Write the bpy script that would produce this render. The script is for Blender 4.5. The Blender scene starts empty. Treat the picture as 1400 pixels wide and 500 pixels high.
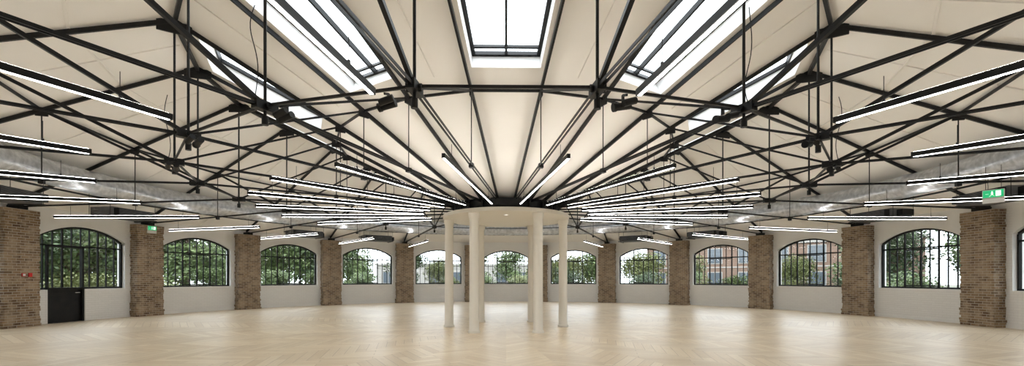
import bpy, math, random
from mathutils import Vector, Matrix
random.seed(7)
scene = bpy.context.scene
try:
    scene.view_settings.view_transform = 'Standard'
    scene.view_settings.look = 'None'
    scene.view_settings.exposure = 0.0
except Exception as e:
    print(e)

N = 22
STEP = 2*math.pi/N
HA = STEP/2
SH, CH = math.sin(HA), math.cos(HA)
CAM_D = 13.82
R_RIDGE = 8.2
R_IN = 1.7
R_V = 15.18           # wall vertex radius
R_A = R_V*CH          # wall apothem

# ------------------------------------------------------------------ materials
def new_mat(name, color=(.8,.8,.8), rough=.5, metal=0.0, spec=None):
    m = bpy.data.materials.new(name); m.use_nodes = True
    b = m.node_tree.nodes['Principled BSDF']
    b.inputs['Base Color'].default_value = (*color, 1)
    b.inputs['Roughness'].default_value = rough
    b.inputs['Metallic'].default_value = metal
    if spec is not None: b.inputs['Specular IOR Level'].default_value = spec
    return m
def nd(m, t, **kw):
    n = m.node_tree.nodes.new(t)
    for k, v in kw.items(): setattr(n, k, v)
    return n
def ln(m, a, b): m.node_tree.links.new(a, b)
def mth(m, op, a, b=None, c=None):
    n = nd(m, 'ShaderNodeMath', operation=op)
    for i, v in enumerate((a, b, c)):
        if v is None: continue
        if isinstance(v, (int, float)): n.inputs[i].default_value = v
        else: ln(m, v, n.inputs[i])
    return n.outputs[0]
def noise_tint(m, c1, c2, scale=2.0, detail=4, bump=0.0, bscale=None):
    b = m.node_tree.nodes['Principled BSDF']
    tc = nd(m, 'ShaderNodeTexCoord')
    nz = nd(m, 'ShaderNodeTexNoise'); nz.inputs['Scale'].default_value = scale; nz.inputs['Detail'].default_value = detail
    ln(m, tc.outputs['Object'], nz.inputs['Vector'])
    r = nd(m, 'ShaderNodeValToRGB')
    r.color_ramp.elements[0].position = .3; r.color_ramp.elements[1].position = .7
    r.color_ramp.elements[0].color = (*c1, 1); r.color_ramp.elements[1].color = (*c2, 1)
    ln(m, nz.outputs['Fac'], r.inputs['Fac']); ln(m, r.outputs['Color'], b.inputs['Base Color'])
    if bump:
        n2 = nd(m, 'ShaderNodeTexNoise'); n2.inputs['Scale'].default_value = bscale or scale*8
        ln(m, tc.outputs['Object'], n2.inputs['Vector'])
        bp = nd(m, 'ShaderNodeBump'); bp.inputs['Strength'].default_value = bump; bp.inputs['Distance'].default_value = .02
        ln(m, n2.outputs['Fac'], bp.inputs['Height']); ln(m, bp.outputs['Normal'], b.inputs['Normal'])
    return m

M_STEEL = noise_tint(new_mat('black_painted_steel', rough=.45, spec=.3), (.006,.006,.007), (.014,.014,.014), 5)
M_CEIL = noise_tint(new_mat('cream_ceiling', rough=.8), (.85,.81,.745), (.88,.84,.775), .6)
M_REVEAL = noise_tint(new_mat('white_reveal_paint', rough=.7), (.87,.865,.85), (.90,.895,.88), 2)
M_COL = noise_tint(new_mat('cream_column_paint', rough=.45), (.89,.86,.80), (.91,.88,.82), 1.5)
M_WHITEPL = new_mat('white_plastic', (.85,.85,.84), .35)
M_RED = new_mat('red_plastic', (.6,.02,.02), .4)
M_GREY = noise_tint(new_mat('grey_unit_casing', rough=.5, metal=.3), (.10,.10,.105), (.17,.17,.175), 3)
M_BARK = noise_tint(new_mat('bark', rough=.9), (.07,.05,.035), (.14,.10,.07), 8, bump=.5)

def emis(name, col, s):
    m = new_mat(name, col, .5); b = m.node_tree.nodes['Principled BSDF']
    b.inputs['Emission Color'].default_value = (*col, 1); b.inputs['Emission Strength'].default_value = s
    return m
M_LED = emis('led_diffuser', (1.0,.98,.95), 14.0)
M_UPFILL = emis('added_ceiling_fill', (1.0,.98,.95), 27.0)  # added glow that brightens the ceiling, not a known part of the pendants
M_DOWN = emis('downlight_lens', (1.0,.93,.82), 1.6)
M_GREEN = emis('exit_green', (.02,.55,.22), .5)
M_SIGNW = emis('exit_white', (.9,1.,.92), .9)

def glass():
    m = bpy.data.materials.new('window_glass'); m.use_nodes = True
    nt = m.node_tree; nt.nodes.clear()
    o = nt.nodes.new('ShaderNodeOutputMaterial'); mx = nt.nodes.new('ShaderNodeMixShader')
    t = nt.nodes.new('ShaderNodeBsdfTransparent'); g = nt.nodes.new('ShaderNodeBsdfGlossy')
    t.inputs['Color'].default_value = (.95,.97,.96,1); g.inputs['Roughness'].default_value = .03
    mx.inputs[0].default_value = .05
    nt.links.new(t.outputs[0], mx.inputs[1]); nt.links.new(g.outputs[0], mx.inputs[2]); nt.links.new(mx.outputs[0], o.inputs[0])
    return m
M_GLASS = glass()

def brick_mat(name, c1, c2, mort, rough, bump, patch=None, scale=1.0):
    m = new_mat(name, rough=rough); b = m.node_tree.nodes['Principled BSDF']
    tc = nd(m, 'ShaderNodeTexCoord'); sx = nd(m, 'ShaderNodeSeparateXYZ'); ln(m, tc.outputs['Object'], sx.inputs[0])
    cb = nd(m, 'ShaderNodeCombineXYZ')
    ln(m, mth(m, 'ADD', sx.outputs[0], sx.outputs[1]), cb.inputs[0]); ln(m, sx.outputs[2], cb.inputs[1])
    br = nd(m, 'ShaderNodeTexBrick')
    br.inputs['Scale'].default_value = 1.0*scale
    br.inputs['Brick Width'].default_value = .235; br.inputs['Row Height'].default_value = .078
    br.inputs['Mortar Size'].default_value = .009; br.inputs['Mortar Smooth'].default_value = .2
    br.inputs['Color1'].default_value = (*c1, 1); br.inputs['Color2'].default_value = (*c2, 1); br.inputs['Mortar'].default_value = (*mort, 1)
    ln(m, cb.outputs[0], br.inputs['Vector'])
    col = br.outputs['Color']
    if patch:
        nz = nd(m, 'ShaderNodeTexNoise'); nz.inputs['Scale'].default_value = 4; nz.inputs['Detail'].default_value = 6
        ln(m, tc.outputs['Object'], nz.inputs['Vector'])
        r = nd(m, 'ShaderNodeValToRGB'); r.color_ramp.elements[0].position = .42; r.color_ramp.elements[1].position = .66
        ln(m, nz.outputs['Fac'], r.inputs['Fac'])
        mx = nd(m, 'ShaderNodeMix', data_type='RGBA', blend_type='MIX')
        ln(m, mth(m, 'MULTIPLY', r.outputs['Color'], .6), mx.inputs['Factor'])
        ln(m, col, mx.inputs['A']); mx.inputs['B'].default_value = (*patch, 1)
        col = mx.outputs['Result']
    ln(m, col, b.inputs['Base Color'])
    bp = nd(m, 'ShaderNodeBump'); bp.inputs['Strength'].default_value = bump; bp.inputs['Distance'].default_value = .01
    bp.invert = True
    ln(m, br.outputs['Fac'], bp.inputs['Height']); ln(m, bp.outputs['Normal'], b.inputs['Normal'])
    return m
M_BRICK = brick_mat('stock_brick', (.32,.215,.125), (.12,.072,.045), (.48,.43,.36), .9, .9, patch=(.48,.38,.27))
M_WALL = brick_mat('white_painted_brick', (.90,.89,.875), (.87,.86,.845), (.83,.82,.805), .7, .5)
M_BRICKOUT = brick_mat('brown_brick_outdoor', (.22,.13,.09), (.17,.10,.07), (.24,.21,.18), .9, .3)

def floor_mat():
    m = new_mat('chevron_oak_floor', rough=.34); b = m.node_tree.nodes['Principled BSDF']
    tc = nd(m, 'ShaderNodeTexCoord'); sx = nd(m, 'ShaderNodeSeparateXYZ'); ln(m, tc.outputs['Object'], sx.inputs[0])
    x, y = sx.outputs[0], sx.outputs[1]
    th = mth(m, 'ARCTAN2', x, y)
    idx = mth(m, 'FLOOR', mth(m, 'ADD', mth(m, 'DIVIDE', th, STEP), .5))
    tcn = mth(m, 'MULTIPLY', idx, STEP)
    c = mth(m, 'COSINE', tcn); s = mth(m, 'SINE', tcn)
    u = mth(m, 'SUBTRACT', mth(m, 'MULTIPLY', x, c), mth(m, 'MULTIPLY', y, s))
    v = mth(m, 'ADD', mth(m, 'MULTIPLY', x, s), mth(m, 'MULTIPLY', y, c))
    au = mth(m, 'ABSOLUTE', u)
    p = mth(m, 'MULTIPLY', mth(m, 'ADD', v, au), .7071)
    q = mth(m, 'MULTIPLY', mth(m, 'SUBTRACT', v, au), .7071)
    cb = nd(m, 'ShaderNodeCombineXYZ')
    ln(m, mth(m, 'ADD', q, mth(m, 'MULTIPLY', idx, 3.7)), cb.inputs[0]); ln(m, p, cb.inputs[1])
    br = nd(m, 'ShaderNodeTexBrick'); br.inputs['Scale'].default_value = 1
    br.inputs['Brick Width'].default_value = 1.8; br.inputs['Row Height'].default_value = .19
    br.inputs['Mortar Size'].default_value = .004; br.inputs['Mortar Smooth'].default_value = .3
    br.inputs['Color1'].default_value = (.90,.775,.59,1); br.inputs['Color2'].default_value = (.76,.62,.44,1)
    br.inputs['Mortar'].default_value = (.42,.31,.21,1)
    ln(m, cb.outputs[0], br.inputs['Vector'])
    mp = nd(m, 'ShaderNodeMapping'); mp.inputs['Scale'].default_value = (2, 30, 1)
    ln(m, cb.outputs[0], mp.inputs['Vector'])
    nz = nd(m, 'ShaderNodeTexNoise'); nz.inputs['Scale'].default_value = 1; nz.inputs['Detail'].default_value = 5
    ln(m, mp.outputs[0], nz.inputs['Vector'])
    mx = nd(m, 'ShaderNodeMix', data_type='RGBA', blend_type='MULTIPLY'); mx.inputs['Factor'].default_value = .28
    r = nd(m, 'ShaderNodeValToRGB'); r.color_ramp.elements[0].color = (.68,.64,.57,1); r.color_ramp.elements[1].color = (1,1,1,1)
    r.color_ramp.elements[0].position = .25; r.color_ramp.elements[1].position = .65
    ln(m, nz.outputs['Fac'], r.inputs['Fac'])
    ln(m, br.outputs['Color'], mx.inputs['A']); ln(m, r.outputs['Color'], mx.inputs['B'])
    sg = mth(m, 'GREATER_THAN', u, 0.0)
    mx2 = nd(m, 'ShaderNodeMix', data_type='RGBA', blend_type='MULTIPLY')
    ln(m, mth(m, 'MULTIPLY', sg, .07), mx2.inputs['Factor']); ln(m, mx.outputs['Result'], mx2.inputs['A']); mx2.inputs['B'].default_value = (.2,.15,.1,1)
    ln(m, mx2.outputs['Result'], b.inputs['Base Color'])
    bp = nd(m, 'ShaderNodeBump'); bp.invert = True; bp.inputs['Strength'].default_value = .25; bp.inputs['Distance'].default_value = .003
    ln(m, br.outputs['Fac'], bp.inputs['Height']); ln(m, bp.outputs['Normal'], b.inputs['Normal'])
    return m
M_FLOOR = floor_mat()
M_DUCT = noise_tint(new_mat('galvanised_steel', rough=.30, metal=.75), (.40,.42,.45), (.66,.68,.71), 7, 2)

# ------------------------------------------------------------------ mesh builder
class MB:
    def __init__(s): s.v=[]; s.f=[]; s.m=[]; s.mats=[]
    def mi(s, mat):
        if mat not in s.mats: s.mats.append(mat)
        return s.mats.index(mat)
    def face(s, pts, mat):
        b = len(s.v); s.v += [tuple(p) for p in pts]; s.f.append(tuple(range(b, b+len(pts)))); s.m.append(s.mi(mat))
    def hexa(s, c, mat):   # c: 8 corners, 0-3 bottom loop, 4-7 top loop
        b = len(s.v); s.v += [tuple(p) for p in c]; k = s.mi(mat)
        for q in ((0,3,2,1),(4,5,6,7),(0,1,5,4),(1,2,6,5),(2,3,7,6),(3,0,4,7)):
            s.f.append(tuple(b+i for i in q)); s.m.append(k)
    def box(s, x0,x1,y0,y1,z0,z1, mat):
        s.hexa([(x0,y0,z0),(x1,y0,z0),(x1,y1,z0),(x0,y1,z0),(x0,y0,z1),(x1,y0,z1),(x1,y1,z1),(x0,y1,z1)], mat)
    def beam(s, p0, p1, w, h, mat, up=(0,0,1)):
        p0, p1 = Vector(p0), Vector(p1); d = (p1-p0).normalized(); up = Vector(up)
        if abs(d.dot(up)) > .98: up = Vector((0,1,0)) if abs(d.y) < .9 else Vector((1,0,0))
        a = d.cross(up).normalized(); b = a.cross(d).normalized()
        a *= w/2; b *= h/2
        s.hexa([p0-a-b, p0+a-b, p1+a-b, p1-a-b, p0-a+b, p0+a+b, p1+a+b, p1-a+b], mat)
    def cyl(s, p0, p1, r0, mat, r1=None, n=12, caps=True):
        if r1 is None: r1 = r0
        p0, p1 = Vector(p0), Vector(p1); d = (p1-p0).normalized()
        up = Vector((0,0,1)) if abs(d.z) < .9 else Vector((1,0,0))
        a = d.cross(up).normalized(); b = a.cross(d).normalized()
        k = s.mi(mat); base = len(s.v)
        for p, r in ((p0,r0),(p1,r1)):
            for i in range(n):
                t = 2*math.pi*i/n; s.v.append(tuple(p + a*math.cos(t)*r + b*math.sin(t)*r))
        for i in range(n):
            j = (i+1)%n; s.f.append((base+i, base+j, base+n+j, base+n+i)); s.m.append(k)
        if caps:
            s.f.append(tuple(base+i for i in range(n))[::-1]); s.m.append(k)
            s.f.append(tuple(base+n+i for i in range(n))); s.m.append(k)
    def lathe(s, prof, mat, n=32, off=(0,0,0), phase=0.0):
        k = s.mi(mat); base = len(s.v)
        for r, z in prof:
            for i in range(n):
                t = 2*math.pi*i/n + phase; s.v.append((off[0]+r*math.cos(t), off[1]+r*math.sin(t), off[2]+z))
        for a in range(len(prof)-1):
            for i in range(n):
                j = (i+1)%n; s.f.append((base+a*n+i, base+a*n+j, base+(a+1)*n+j, base+(a+1)*n+i)); s.m.append(k)
    def mesh(s, name, smooth=False):
        me = bpy.data.meshes.new(name); me.from_pydata(s.v, [], s.f)
        for m in s.mats: me.materials.append(m)
        for p, k in zip(me.polygons, s.m): p.material_index = k; p.use_smooth = smooth
        me.update()
        if smooth and hasattr(me, 'set_sharp_from_angle'): me.set_sharp_from_angle(angle=math.radians(40))
        return me
def add(name, me, loc=(0,0,0), rz=0.0, parent=None, scale=None):
    o = bpy.data.objects.new(name, me); scene.collection.objects.link(o)
    o.location = loc; o.rotation_euler = (0,0,rz)
    if scale: o.scale = scale
    if parent: o.parent = parent
    return o
def P(phi, r, z=0): return Vector((r*math.sin(phi), r*math.cos(phi), z))

def zt(r):
    if r <= R_RIDGE: return 3.72 + (r-R_IN)/(R_RIDGE-R_IN)*3.13
    return 6.85 + (r-R_RIDGE)/(15.0-R_RIDGE)*(3.8-6.85)
def zc(r): return zt(r)+.08

# ------------------------------------------------------------------ floor
b = MB()
b.face([P(-(k+.5)*STEP, R_V+.35, 0) for k in range(N)], M_FLOOR)
add('floor', b.mesh('floor'))

# ------------------------------------------------------------------ ceiling
b = MB()
S0, S1, RS0, RS1 = -.88, .88, 5.3, 7.85
def bayP(phi, s, r, dn=0.0):
    loc = Vector((s*r*SH, r*CH, zc(r)))
    slope = 3.13/(R_RIDGE-R_IN)/CH if r <= R_RIDGE else -(3.05/6.8)/CH
    n = Vector((0,-slope,1)).normalized()
    loc += n*dn
    return Vector((loc.x*math.cos(phi)+loc.y*math.sin(phi), -loc.x*math.sin(phi)+loc.y*math.cos(phi), loc.z))
for k in range(N):
    ph = k*STEP
    b.face([bayP(ph,-1,R_RIDGE), bayP(ph,1,R_RIDGE), bayP(ph,1,15.3), bayP(ph,-1,15.3)], M_CEIL)
    if k % 2 == 1:
        b.face([bayP(ph,-1,R_IN-.3), bayP(ph,1,R_IN-.3), bayP(ph,1,RS0), bayP(ph,-1,RS0)], M_CEIL)
        b.face([bayP(ph,-1,RS1), bayP(ph,1,RS1), bayP(ph,1,R_RIDGE), bayP(ph,-1,R_RIDGE)], M_CEIL)
        b.face([bayP(ph,-1,RS0), bayP(ph,S0,RS0), bayP(ph,S0,RS1), bayP(ph,-1,RS1)], M_CEIL)
        b.face([bayP(ph,S1,RS0), bayP(ph,1,RS0), bayP(ph,1,RS1), bayP(ph,S1,RS1)], M_CEIL)
        c = [(S0,RS0),(S1,RS0),(S1,RS1),(S0,RS1)]
        for i in range(4):
            a, d = c[i], c[(i+1)%4]
            b.face([bayP(ph,*a), bayP(ph,*d), bayP(ph,*d,.38), bayP(ph,*a,.38)], M_REVEAL)
    else:
        b.face([bayP(ph,-1,R_IN-.3), bayP(ph,1,R_IN-.3), bayP(ph,1,R_RIDGE), bayP(ph,-1,R_RIDGE)], M_CEIL)
        b.beam(bayP(ph,0,5.2,-.01), bayP(ph,0,8.1,-.01), .05,.03, M_CEIL)
    b.beam(bayP(ph,0,8.35,-.01), bayP(ph,0,15.0,-.01), .05,.03, M_CEIL)
    b.beam(bayP(ph,-1,9.8,-.01), bayP(ph,1,9.8,-.01), .05,.03, M_CEIL)
b.face([P(k*STEP+HA, R_IN-.3, zc(R_IN-.3)) for k in range(N)], M_CEIL)
add('ceiling', b.mesh('ceiling'))

# skylight (shared mesh)
b = MB()
def sp(s, r, dn=.36): return bayP(0, s, r, dn)
upn = (bayP(0,0,6,1)-bayP(0,0,6,0))
for a, d in (((S0,RS0),(S1,RS0)),((S1,RS0),(S1,RS1)),((S1,RS1),(S0,RS1)),((S0,RS1),(S0,RS0))):
    b.beam(sp(*a), sp(*d), .09, .10, M_STEEL, upn)
b.beam(sp(0,RS0), sp(0,RS1), .05, .10, M_STEEL, upn)
for s in (S0*.92, S1*.92):
    b.beam(sp(s,RS0), sp(s,RS1), .03, .08, M_STEEL, upn)
b.beam(sp(S0,RS0+.16), sp(S1,RS0+.16), .04, .07, M_STEEL, upn)
b.face([sp(S0,RS0,.40), sp(S1,RS0,.40), sp(S1,RS1,.40), sp(S0,RS1,.40)], M_GLASS)
me = b.mesh('skylight')
for k in range(1, N, 2): add('skylight_%d' % (k//2+1), me, rz=-k*STEP)

# ------------------------------------------------------------------ roof trusses
ZN = 3.92
R_M1, R_M2 = 4.9, 11.35
b = MB()
def T(r, z, y=0): return (y, r, z)
b.beam(T(R_IN-.1, zt(R_IN-.1)), T(R_RIDGE, zt(R_RIDGE)), .045, .085, M_STEEL)
b.beam(T(R_RIDGE, zt(R_RIDGE)), T(15.05, zt(15.05)), .05, .09, M_STEEL)
for y in (-.03, .03):
    b.beam(T(R_IN-.1, 3.62, y), T(R_RIDGE, ZN, y), .012, .04, M_STEEL)
    b.beam(T(R_RIDGE, ZN, y), T(14.95, 3.68, y), .012, .04, M_STEEL)
b.cyl(T(R_RIDGE, ZN-.22), T(R_RIDGE, zt(R_RIDGE)), .021, M_STEEL)
b.beam(T(R_RIDGE, ZN), T(R_M1, zt(R_M1)), .032, .04, M_STEEL)
b.beam(T(R_RIDGE, ZN), T(R_M2, zt(R_M2)), .055, .06, M_STEEL)
b.cyl(T(R_M1, 3.62+ .1), T(R_M1, zt(R_M1)), .010, M_STEEL)
b.cyl(T(R_M2, 3.70), T(R_M2, zt(R_M2)), .013, M_STEEL)
# gusset plates / castings / bolts
b.box(-.06,.06, R_RIDGE-.17, R_RIDGE+.17, ZN-.065, ZN+.065, M_STEEL)
b.cyl((-.10,R_RIDGE,ZN),( .10,R_RIDGE,ZN), .05, M_STEEL)
b.cyl((0,R_RIDGE,ZN-.26),(0,R_RIDGE,ZN-.14), .045, M_STEEL)
b.box(-.02,.02, R_RIDGE-.3, R_RIDGE+.3, zt(R_RIDGE)-.26, zt(R_RIDGE)-.02, M_STEEL)
for r in (R_M1, R_M2):
    b.box(-.015,.015, r-.12, r+.12, zt(r)-.14, zt(r), M_STEEL)
    b.box(-.045,.045, r-.05, r+.05, 3.71, 3.80, M_STEEL)
b.box(-.12,.12, 14.70, 15.1, 3.60, 3.72, M_STEEL)
me_truss = b.mesh('roof_truss')
for k in range(N): add('roof_truss', me_truss, rz=-(k+.5)*STEP)

# ring members between trusses
def ring(name, r, z, w, h, mat, inset=0.0):
    b = MB()
    for k in range(N):
        b.beam(P((k+.5)*STEP, r, z), P((k+1.5)*STEP, r, z), w, h, mat)
    return add(name, b.mesh(name))
ring('node_ring_tie', R_RIDGE, ZN+.02, .03, .038, M_STEEL)
ring('ridge_ring_beam', R_RIDGE, zt(R_RIDGE)-.03, .07, .10, M_STEEL)
ring('inner_purlin_ring', R_M1, zt(R_M1)+.0, .04, .05, M_STEEL)
ring('outer_purlin_ring', R_M2, zt(R_M2)+.0, .045, .055, M_STEEL)

# black service pipe running beside the duct
b = MB()
M = 132
for i in range(M):
    b.cyl(P(2*math.pi*i/M, 13.25, 4.12), P(2*math.pi*(i+1)/M, 13.25, 4.12), .03, M_STEEL, n=8, caps=False)
add('service_pipe', b.mesh('service_pipe', True))

# loose power cables hanging near the truss nodes
def cable():
    b = MB(); pts = []
    for i in range(17):
        t = i/16
        pts.append(Vector((.05+.03*math.sin(t*9), R_RIDGE+.12+.05*math.sin(t*6.2), 5.3-1.35*t)))
    for a, c in zip(pts, pts[1:]): b.cyl(a, c, .007, M_STEEL, n=6, caps=False)
    return b.mesh('power_cable', True)
mcab = cable()
for k in (7, 9, 12, 14): add('power_cable', mcab, rz=-(k+.5)*STEP)

# ------------------------------------------------------------------ linear pendant lights
def light_mesh(L):
    b = MB()
    b.box(-.026,.026, -L/2, L/2, -.02, .05, M_STEEL)
    b.box(-.016,.016, -L/2+.03, L/2-.03, -.025, -.0205, M_LED)
    b.box(-.018,.018, -L/2+.03, L/2-.03, .0505, .053, M_UPFILL)  # unseen strip on top of the housing, added as fill for the ceiling
    for y in (-L/2+.5, L/2-.5):
        b.cyl((0,y,.05),(0,y,.34), .004, M_STEEL, n=6)
        b.cyl((0,y,.05),(0,y,.09), .015, M_STEEL, n=8)
    return b.mesh('linear_pendant_light')
ml1 = light_mesh(4.4)
for k in range(N):
    ph = (k+.5)*STEP
    if 3 < k < N-4: add('linear_pendant_light', ml1, P(ph, 4.7, 3.40), -ph)
    add('linear_pendant_light', ml1, P(ph, 11.6, 3.36), -ph)

# ------------------------------------------------------------------ central rotunda
b = MB()
b.lathe([(0,3.29),(1.90,3.29),(1.93,3.305),(1.93,3.395),(1.90,3.41),(0,3.41)], M_COL, 64)
b.lathe([(0,3.282),(.05,3.282),(.06,3.289)], M_DOWN, 20, off=(0,-1.2,0))
b.lathe([(.06,3.282),(.09,3.282),(.09,3.289)], M_WHITEPL, 20, off=(0,-1.2,0))
add('rotunda_canopy', b.mesh('rotunda_canopy', True))
b = MB()
b.lathe([(1.52,3.411),(1.62,3.411),(1.62,3.45),(1.56,3.47),(1.56,3.67),(1.62,3.685),(1.62,3.70),(1.35,3.70),(1.35,3.45)], M_STEEL, 44)
for k in range(N):
    p = P((k+.5)*STEP, 1.62, 0)
    b.beam((p.x,p.y,3.44),(p.x,p.y,3.70), .04, .12, M_STEEL)
b.box(-.40,.40,-1.86,-1.62,3.42,3.66,M_STEEL)
b.box(-.32,.32,-1.90,-1.86,3.46,3.62,M_STEEL)
add('steel_compression_ring', b.mesh('steel_compression_ring'))
b = MB()
b.lathe([(0,0),(.165,0),(.165,.05),(.15,.065),(.135,.09),(.132,1.5),(.128,3.12),(.145,3.16),(.16,3.22),(.16,3.29),(0,3.29)], M_COL, 28)
mc = b.mesh('column', True)
for i in range(6):
    a = math.pi/3*i
    add('column', mc, (1.76*math.cos(a), 1.76*math.sin(a), 0))

# ------------------------------------------------------------------ walls, windows
WH, ZS, ZSP, ZA = 1.45, 1.12, 2.84, 3.29
HB = R_V*SH
TH = .34
def arch(u, wh=WH, inset=0.0):
    rise = ZA-ZSP; R = (WH*WH+rise*rise)/(2*rise)
    zc0 = ZA-R
    return zc0 + math.sqrt(max((R-inset)**2-u*u, 0))
NS = 16
def wall_mesh(door=None):
    b = MB()
    W = M_WALL
    def q(x0,x1,z0,z1): b.face([(x0,0,z0),(x1,0,z0),(x1,0,z1),(x0,0,z1)], W); b.face([(x0,TH,z0),(x1,TH,z0),(x1,TH,z1),(x0,TH,z1)], M_BRICKOUT)
    zt_ = 3.9
    q(-HB-.05,-WH,0,zt_); q(WH,HB+.05,0,zt_)
    if door:
        q(-WH,door[0],0,ZS); q(door[1],WH,0,ZS)
    else: q(-WH,WH,0,ZS)
    us = [-WH+2*WH*i/NS for i in range(NS+1)]
    for i in range(NS):
        u0,u1 = us[i],us[i+1]
        b.face([(u0,0,arch(u0)),(u1,0,arch(u1)),(u1,0,zt_),(u0,0,zt_)], M_REVEAL)
        b.face([(u0,TH,arch(u0)),(u1,TH,arch(u1)),(u1,TH,zt_),(u0,TH,zt_)], M_BRICKOUT)
        b.face([(u0,0,arch(u0)),(u1,0,arch(u1)),(u1,TH,arch(u1)),(u0,TH,arch(u0))], M_REVEAL)
    for u in (-WH, WH):
        b.face([(u,0,ZS),(u,TH,ZS),(u,TH,arch(WH)),(u,0,arch(WH))], M_REVEAL)
    if door:
        b.face([(-WH,0,ZS),(door[0],0,ZS),(door[0],TH,ZS),(-WH,TH,ZS)], M_REVEAL)
        b.face([(door[1],0,ZS),(WH,0,ZS),(WH,TH,ZS),(door[1],TH,ZS)], M_REVEAL)
        for u in door: b.face([(u,0,0),(u,TH,0),(u,TH,ZS),(u,0,ZS)], M_REVEAL)
    else:
        b.face([(-WH,0,ZS),(WH,0,ZS),(WH,TH,ZS),(-WH,TH,ZS)], M_REVEAL)
        b.box(-WH-.04, WH+.04, -.035, .06, ZS-.045, ZS+.004, M_REVEAL)
    b.face([(-HB-.05,0,zt_),(HB+.05,0,zt_),(HB+.05,TH,zt_),(-HB-.05,TH,zt_)], W)
    return b.mesh('wall')
def window_mesh(door=None):
    b = MB(); y = .16; e = .03
    def ar(u): return arch(max(-WH,min(WH,u)), inset=e)
    us = [-(WH-e)+2*(WH-e)*i/NS for i in range(NS+1)]
    for i in range(NS): b.beam((us[i],y,ar(us[i])),(us[i+1],y,ar(us[i+1])), .08, .07, M_STEEL)
    b.beam((-WH+e,y,ZS),(-WH+e,y,ar(WH)), .07, .08, M_STEEL); b.beam((WH-e,y,ZS),(WH-e,y,ar(WH)), .07, .08, M_STEEL)
    b.beam((-WH,y,ZS+e),(WH,y,ZS+e), .08, .07, M_STEEL)
    zt2 = 2.60
    b.beam((-WH,y,zt2),(WH,y,zt2), .06, .05, M_STEEL)
    nc = 10
    for i in range(1, nc):
        u = -WH + 2*WH*i/nc
        w = .05 if i in (3,7) else .026
        b.beam((u,y,ZS),(u,y,ar(u)), w, .05, M_STEEL)
    if not door:
        u0, u1 = -WH+2*WH*.3, -WH+2*WH*.7
        for z in (ZS+.10, zt2-.06): b.beam((u0,y-.03,z),(u1,y-.03,z), .05, .045, M_STEEL)
        b.beam((0,y-.03,ZS+.1),(0,y-.03,zt2-.06), .05, .04, M_STEEL)
        b.box(-.015,.015,y-.09,y-.05,1.55,1.75,M_STEEL)
    b.face([(u,y,ar(u)) for u in us]+[(WH-e,y,ZS),(-WH+e,y,ZS)], M_GLASS)
    return b.mesh('window')
mw, mwin = wall_mesh(), window_mesh()
DOOR = (-1.12, .02)
mwd, mwind = wall_mesh(DOOR), window_mesh(DOOR)
door_k = N-5
for k in range(N):
    ph = k*STEP
    isd = (k == door_k)
    add('wall_side_%d' % (k+1), mwd if isd else mw, P(ph, R_A, 0), -ph)
    add('window_%d' % (k+1), mwind if isd else mwin, P(ph, R_A, 0), -ph)
# door
b = MB()
x0,x1 = DOOR
b.box(x0+.01,x1-.01,.13,.19,.02,ZS-.01,M_STEEL)
b.box(x0+.1,x1-.1,.115,.13,.12,1.0,M_STEEL)
for u in (x0+.03,x1-.03): b.beam((u,.07,.0),(u,.07,2.6), .06, .07, M_STEEL)
b.beam((x0,.07,2.57),(x1,.07,2.57), .07,.07, M_STEEL)
b.beam((x0,.07,1.14),(x1,.07,1.14), .07,.09, M_STEEL)
b.box(x0,x1,.05,.28,0,.02,M_STEEL)
b.cyl((x1-.12,.06,1.0),(x1-.26,.06,1.0),.012,M_WHITEPL)
b.cyl((x1-.12,.06,1.0),(x1-.12,.13,1.0),.012,M_WHITEPL)
ph = door_k*STEP
add('door_1', b.mesh('door_1'), P(ph, R_A, 0), -ph)

# brick pillars : irregular courses (several variants)
def pillar_mesh(seed):
    rnd = random.Random(seed); b = MB(); z = 0.0
    H = 3.60; n = 46; dz = H/n
    for i in range(n):
        w = .50 + rnd.uniform(-.022,.022) + (.03 if i < 3 else 0) + (.03 if i>=n-2 else 0)
        o = rnd.uniform(-.012,.012); dpt = rnd.uniform(-.008,.008)
        b.box(-w+o, w+o, -.42+dpt, .12, z, z+dz, M_BRICK); z += dz
    return b.mesh('brick_pillar')
pm = [pillar_mesh(s) for s in range(4)]
for k in range(N):
    ph = (k+.5)*STEP
    add('brick_pillar', pm[k % 4], P(ph, R_V-.02, 0), -ph)

# skirting
b = MB()
for k in range(N):
    a0, a1 = P((k-.5)*STEP, R_V-.015, .05), P((k+.5)*STEP, R_V-.015, .05)
    if k == door_k: continue
    b.beam(a0, a1, .02, .10, M_REVEAL)
add('baseboard_perimeter', b.mesh('baseboard_perimeter'))

# ------------------------------------------------------------------ spiral duct ring
b = MB(); RD, ZD, rr = 12.5, 4.37, .33
M = 560; n = 20; kk = b.mi(M_DUCT)
for i in range(M):
    ph = 2*math.pi*i/M; r = rr + (.012 if i % 2 == 0 else 0)
    if i % 28 in (0,1): r += .022
    for j in range(n):
        t = 2*math.pi*j/n
        p = P(ph, RD + r*math.cos(t), ZD + r*math.sin(t)); b.v.append(tuple(p))
for i in range(M):
    i2 = (i+1)%M
    for j in range(n):
        j2 = (j+1)%n; b.f.append((i*n+j, i*n+j2, i2*n+j2, i2*n+j)); b.m.append(kk)
add('spiral_duct_ring', b.mesh('spiral_duct_ring', True))

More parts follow.
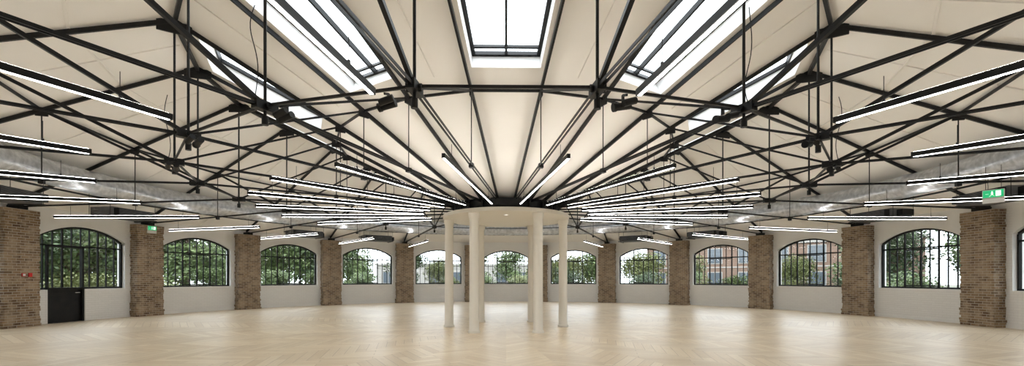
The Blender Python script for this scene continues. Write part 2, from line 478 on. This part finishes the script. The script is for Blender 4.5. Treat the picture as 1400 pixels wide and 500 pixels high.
# fan coil units
def fcu():
    b = MB()
    b.box(-.75,.75,-.42,.42,-.15,.15,M_GREY)
    b.box(-.70,.70,-.60,-.42,-.11,.11,M_STEEL)
    for i in range(7): b.box(-.68,.68,-.62,-.60,-.10+i*.03,-.088+i*.03,M_GREY)
    b.box(.75,.95,-.2,.25,-.10,.10,M_STEEL)
    for x in (-.8,.8):
        b.beam((x,-.45,-.16),(x,.45,-.16), .05,.03, M_STEEL)
        for y in (-.4,.4): b.cyl((x,y,-.17),(x,y,.62), .008, M_STEEL, n=6)
    b.cyl((-.3,.42,0),(-.3,.8,.05),.11,M_DUCT); b.cyl((.3,.42,0),(.3,.8,.05),.11,M_DUCT)
    b.cyl((-.95,.1,.05),(-.75,.1,.05),.03,M_GREY)
    return b.mesh('fan_coil_unit')
mf = fcu()
for k in (2,3,5,6,8,14,16,17,19,20):
    ph = k*STEP
    add('fan_coil_unit', mf, P(ph, 13.45, 3.72), -ph)

# spotlights beside truss nodes
def spot():
    b = MB()
    b.beam((0,0,-.03),(0,0,-.12), .02,.05, M_STEEL)
    b.cyl((-.10,0,-.16),(.10,0,-.20), .05, M_STEEL, n=14)
    b.cyl((.10,0,-.20),(.14,0,-.208), .058, M_STEEL, n=14)
    b.cyl((-.12,.12,-.14),(.06,.14,-.2), .045, M_STEEL, n=14)
    b.beam((0,0,-.04),(0,.12,-.08), .02,.03, M_STEEL)
    return b.mesh('spotlight')
ms = spot()
for k, off in ((10,-.03),(11,.03),(9,.03),(12,-.03),(8,.03),(13,-.03),(7,.03),(14,-.03)):
    ph = (k+.5)*STEP + off*1.5
    add('spotlight', ms, P(ph, R_RIDGE*CH/math.cos(abs(abs(off)*1.5-HA)), ZN), -ph)

# exit signs
def exitsign(hang):
    b = MB()
    b.box(-.17,.17,-.02,.02,-.09,.09,M_WHITEPL)
    b.box(-.16,.16,-.026,-.0205,-.08,.08,M_GREEN)
    b.box(.04,.12,-.030,-.0265,-.055,.06,M_SIGNW)
    b.box(-.03,0.0,-.030,-.0265,-.02,.03,M_SIGNW); b.box(-.025,-.005,-.030,-.0265,.036,.056,M_SIGNW)
    b.beam((-.02,-.028,-.02),(-.06,-.028,-.06), .004,.015,M_SIGNW,(0,1,0)); b.beam((-.01,-.028,-.02),(.02,-.028,-.055), .004,.015,M_SIGNW,(0,1,0))
    b.beam((-.12,-.028,0),(-.07,-.028,0), .012,.004,M_SIGNW)
    b.box(-.17,.17,-.02,.02,-.20,-.10,M_WHITEPL)
    if hang:
        for x in (-.12,.12): b.cyl((x,0,.09),(x,0,hang), .005, M_STEEL, n=6)
    return b.mesh('exit_sign')
ph = -(4+.5)*STEP
add('exit_sign', exitsign(0), P(ph, R_V-.50, 3.48), -ph)
add('exit_sign', exitsign(.62), (10.75, -4.1, 3.36), -math.radians(60))
b = MB(); b.box(-.05,.05,-.03,0,-.05,.05,M_RED); b.box(-.035,.035,-.036,-.03,-.035,.035,M_WHITEPL)
b.box(.14,.24,-.03,0,-.06,.06,M_RED)
mcp = b.mesh('fire_call_point')
ph = -5.5*STEP
add('fire_call_point', mcp, P(ph, R_V-.455, 1.6), -ph)

# ------------------------------------------------------------------ outdoors
M_GRASS = noise_tint(new_mat('outdoor_ground', rough=.95), (.07,.08,.045), (.13,.12,.10), .3)
b = MB(); b.face([P(-2*math.pi*i/48, 140, -.12) for i in range(48)], M_GRASS); add('ground_outside', b.mesh('ground_outside'))
def leafmat(name, c1, c2):
    m = new_mat(name, rough=.6); noise_tint(m, c1, c2, 1.1, 3); return m
LM = [leafmat('foliage_green', (.05,.085,.028), (.14,.19,.065)), leafmat('foliage_yellow', (.09,.11,.035), (.20,.22,.085)), leafmat('foliage_dark', (.03,.055,.02), (.075,.115,.045))]
def tree_mesh(seed, mat, H=6.0, W=2.4, nl=5600):
    rnd = random.Random(seed); b = MB()
    b.cyl((0,0,0),(.05,0,H*.35), .16, M_BARK, .12, n=8, caps=False); b.cyl((.05,0,H*.35),(.0,.05,H*.8), .12, M_BARK, .04, n=8)
    blobs = []
    for i in range(14):
        a = rnd.uniform(0, 6.283); rad = rnd.uniform(.2, W*.62); z = rnd.uniform(H*.26, H*.86)
        rad *= 1.1-.6*(z/H-.3)
        c = Vector((math.cos(a)*rad, math.sin(a)*rad, z)); blobs.append((c, rnd.uniform(.8,1.3)*W/2.4))
        b.cyl((.02,0,max(z-1.2, H*.15)), c, .05, M_BARK, .02, n=6, caps=False)
    for i in range(nl):
        c, r = rnd.choice(blobs)
        d = Vector((rnd.gauss(0,1),rnd.gauss(0,1),rnd.gauss(0,1))).normalized()*r*(rnd.random()**.35)
        p = c+d; s = rnd.uniform(.06,.15)
        a = Vector((rnd.gauss(0,1),rnd.gauss(0,1),rnd.gauss(0,1))).normalized(); e = a.cross(Vector((rnd.random(),rnd.random(),rnd.random()+.1))).normalized()
        b.face([p-a*s, p-e*s*.6, p+a*s, p+e*s*.6], mat)
    return b.mesh('tree')
tms = [tree_mesh(1,LM[0]), tree_mesh(2,LM[1],5.4,2.6), tree_mesh(3,LM[2],6.6,2.7), tree_mesh(4,LM[0],4.6,2.8)]
rnd = random.Random(5)
for i in range(64):
    ph = 2*math.pi*i/64 + rnd.uniform(-.03,.03)
    deg = math.degrees(ph) % 360
    far = deg < 24 or deg > 335
    bl = 26 < deg < 54
    if bl and i % 2: continue
    r = rnd.uniform(27, 33) if not far else rnd.uniform(34, 42)
    s = rnd.uniform(.9, 1.25) if not far else rnd.uniform(.7,.95)
    if bl: s *= .62; r = 32
    add('tree', tms[rnd.randrange(4)], P(ph, r, -.12), rnd.uniform(0,6), scale=(s*1.2,s*1.2,s))
    if not far and not bl and (56 < deg < 130 or 230 < deg < 330):
        s = rnd.uniform(1.1, 1.45)
        add('tree', tms[rnd.randrange(4)], P(ph+.05, 38+rnd.uniform(-1,2), -.12), rnd.uniform(0,6), scale=(s*1.2,s*1.2,s))
for i in range(44):
    ph = 2*math.pi*(i+.5)/44
    r = rnd.uniform(20, 22); s = rnd.uniform(.30,.42)
    add('shrub', tms[rnd.randrange(4)], P(ph, r, -.25), rnd.uniform(0,6), scale=(s*1.5,s*1.5,s))
M_WINB = new_mat('building_window_glass', (.10,.12,.14), .1)
M_RENDER = new_mat('pale_render', (.36,.345,.32), .8)
def building(L, D, H, wall, nf, nwd):
    b = MB(); b.box(-L/2,L/2,0,D,0,H,wall)
    b.box(-L/2-.2,L/2+.2,-.2,D+.2,H,H+.25,M_RENDER)
    for f in range(nf):
        z = H/nf*(f+.28)
        for i in range(nwd):
            x = -L/2 + L/nwd*(i+.5)
            b.box(x-.75,x+.75,-.06,0.01,z-.08,z+1.58,M_RENDER)
            b.box(x-.67,x-.04,-.08,-.05,z,z+1.5,M_WINB); b.box(x+.04,x+.67,-.08,-.05,z,z+1.5,M_WINB)
        b.box(-L/2-.05,L/2+.05,-.05,0,z+2.0,z+2.12,M_RENDER)
    return b.mesh('building')
ph = math.radians(40); add('brick_apartment_building', building(24,8,5.0,M_BRICKOUT,2,8), P(ph, 40, -.12), -ph)
ph = math.radians(-8); add('rendered_house', building(22,8,3.4,M_RENDER,1,7), P(ph, 50, -.12), -ph)
ph = math.radians(-62); add('rendered_house', building(12,4,2.6,M_RENDER,1,4), P(ph, 46, -.12), -ph)

# ------------------------------------------------------------------ world (bright overcast)
w = bpy.data.worlds.new('overcast'); scene.world = w; w.use_nodes = True
nt = w.node_tree; bg = nt.nodes['Background']
tc = nt.nodes.new('ShaderNodeTexCoord'); sx = nt.nodes.new('ShaderNodeSeparateXYZ'); rp = nt.nodes.new('ShaderNodeValToRGB')
nt.links.new(tc.outputs['Generated'], sx.inputs[0]); nt.links.new(sx.outputs[2], rp.inputs['Fac'])
rp.color_ramp.elements[0].position = 0.0; rp.color_ramp.elements[0].color = (.80,.86,.92,1)
rp.color_ramp.elements[1].position = .8; rp.color_ramp.elements[1].color = (.89,.94,1.0,1)
nt.links.new(rp.outputs['Color'], bg.inputs['Color']); bg.inputs['Strength'].default_value = 5.4

# ------------------------------------------------------------------ camera
cam = bpy.data.cameras.new('camera'); co = bpy.data.objects.new('camera', cam); scene.collection.objects.link(co)
cam.sensor_width = 36; cam.sensor_fit = 'HORIZONTAL'; cam.lens = 611/1400*36
cam.shift_y = 130/1400
cam.clip_start = .05; cam.clip_end = 500
co.location = (0, -CAM_D, 1.5); co.rotation_euler = (math.radians(90), 0, math.radians(-.75))
scene.camera = co
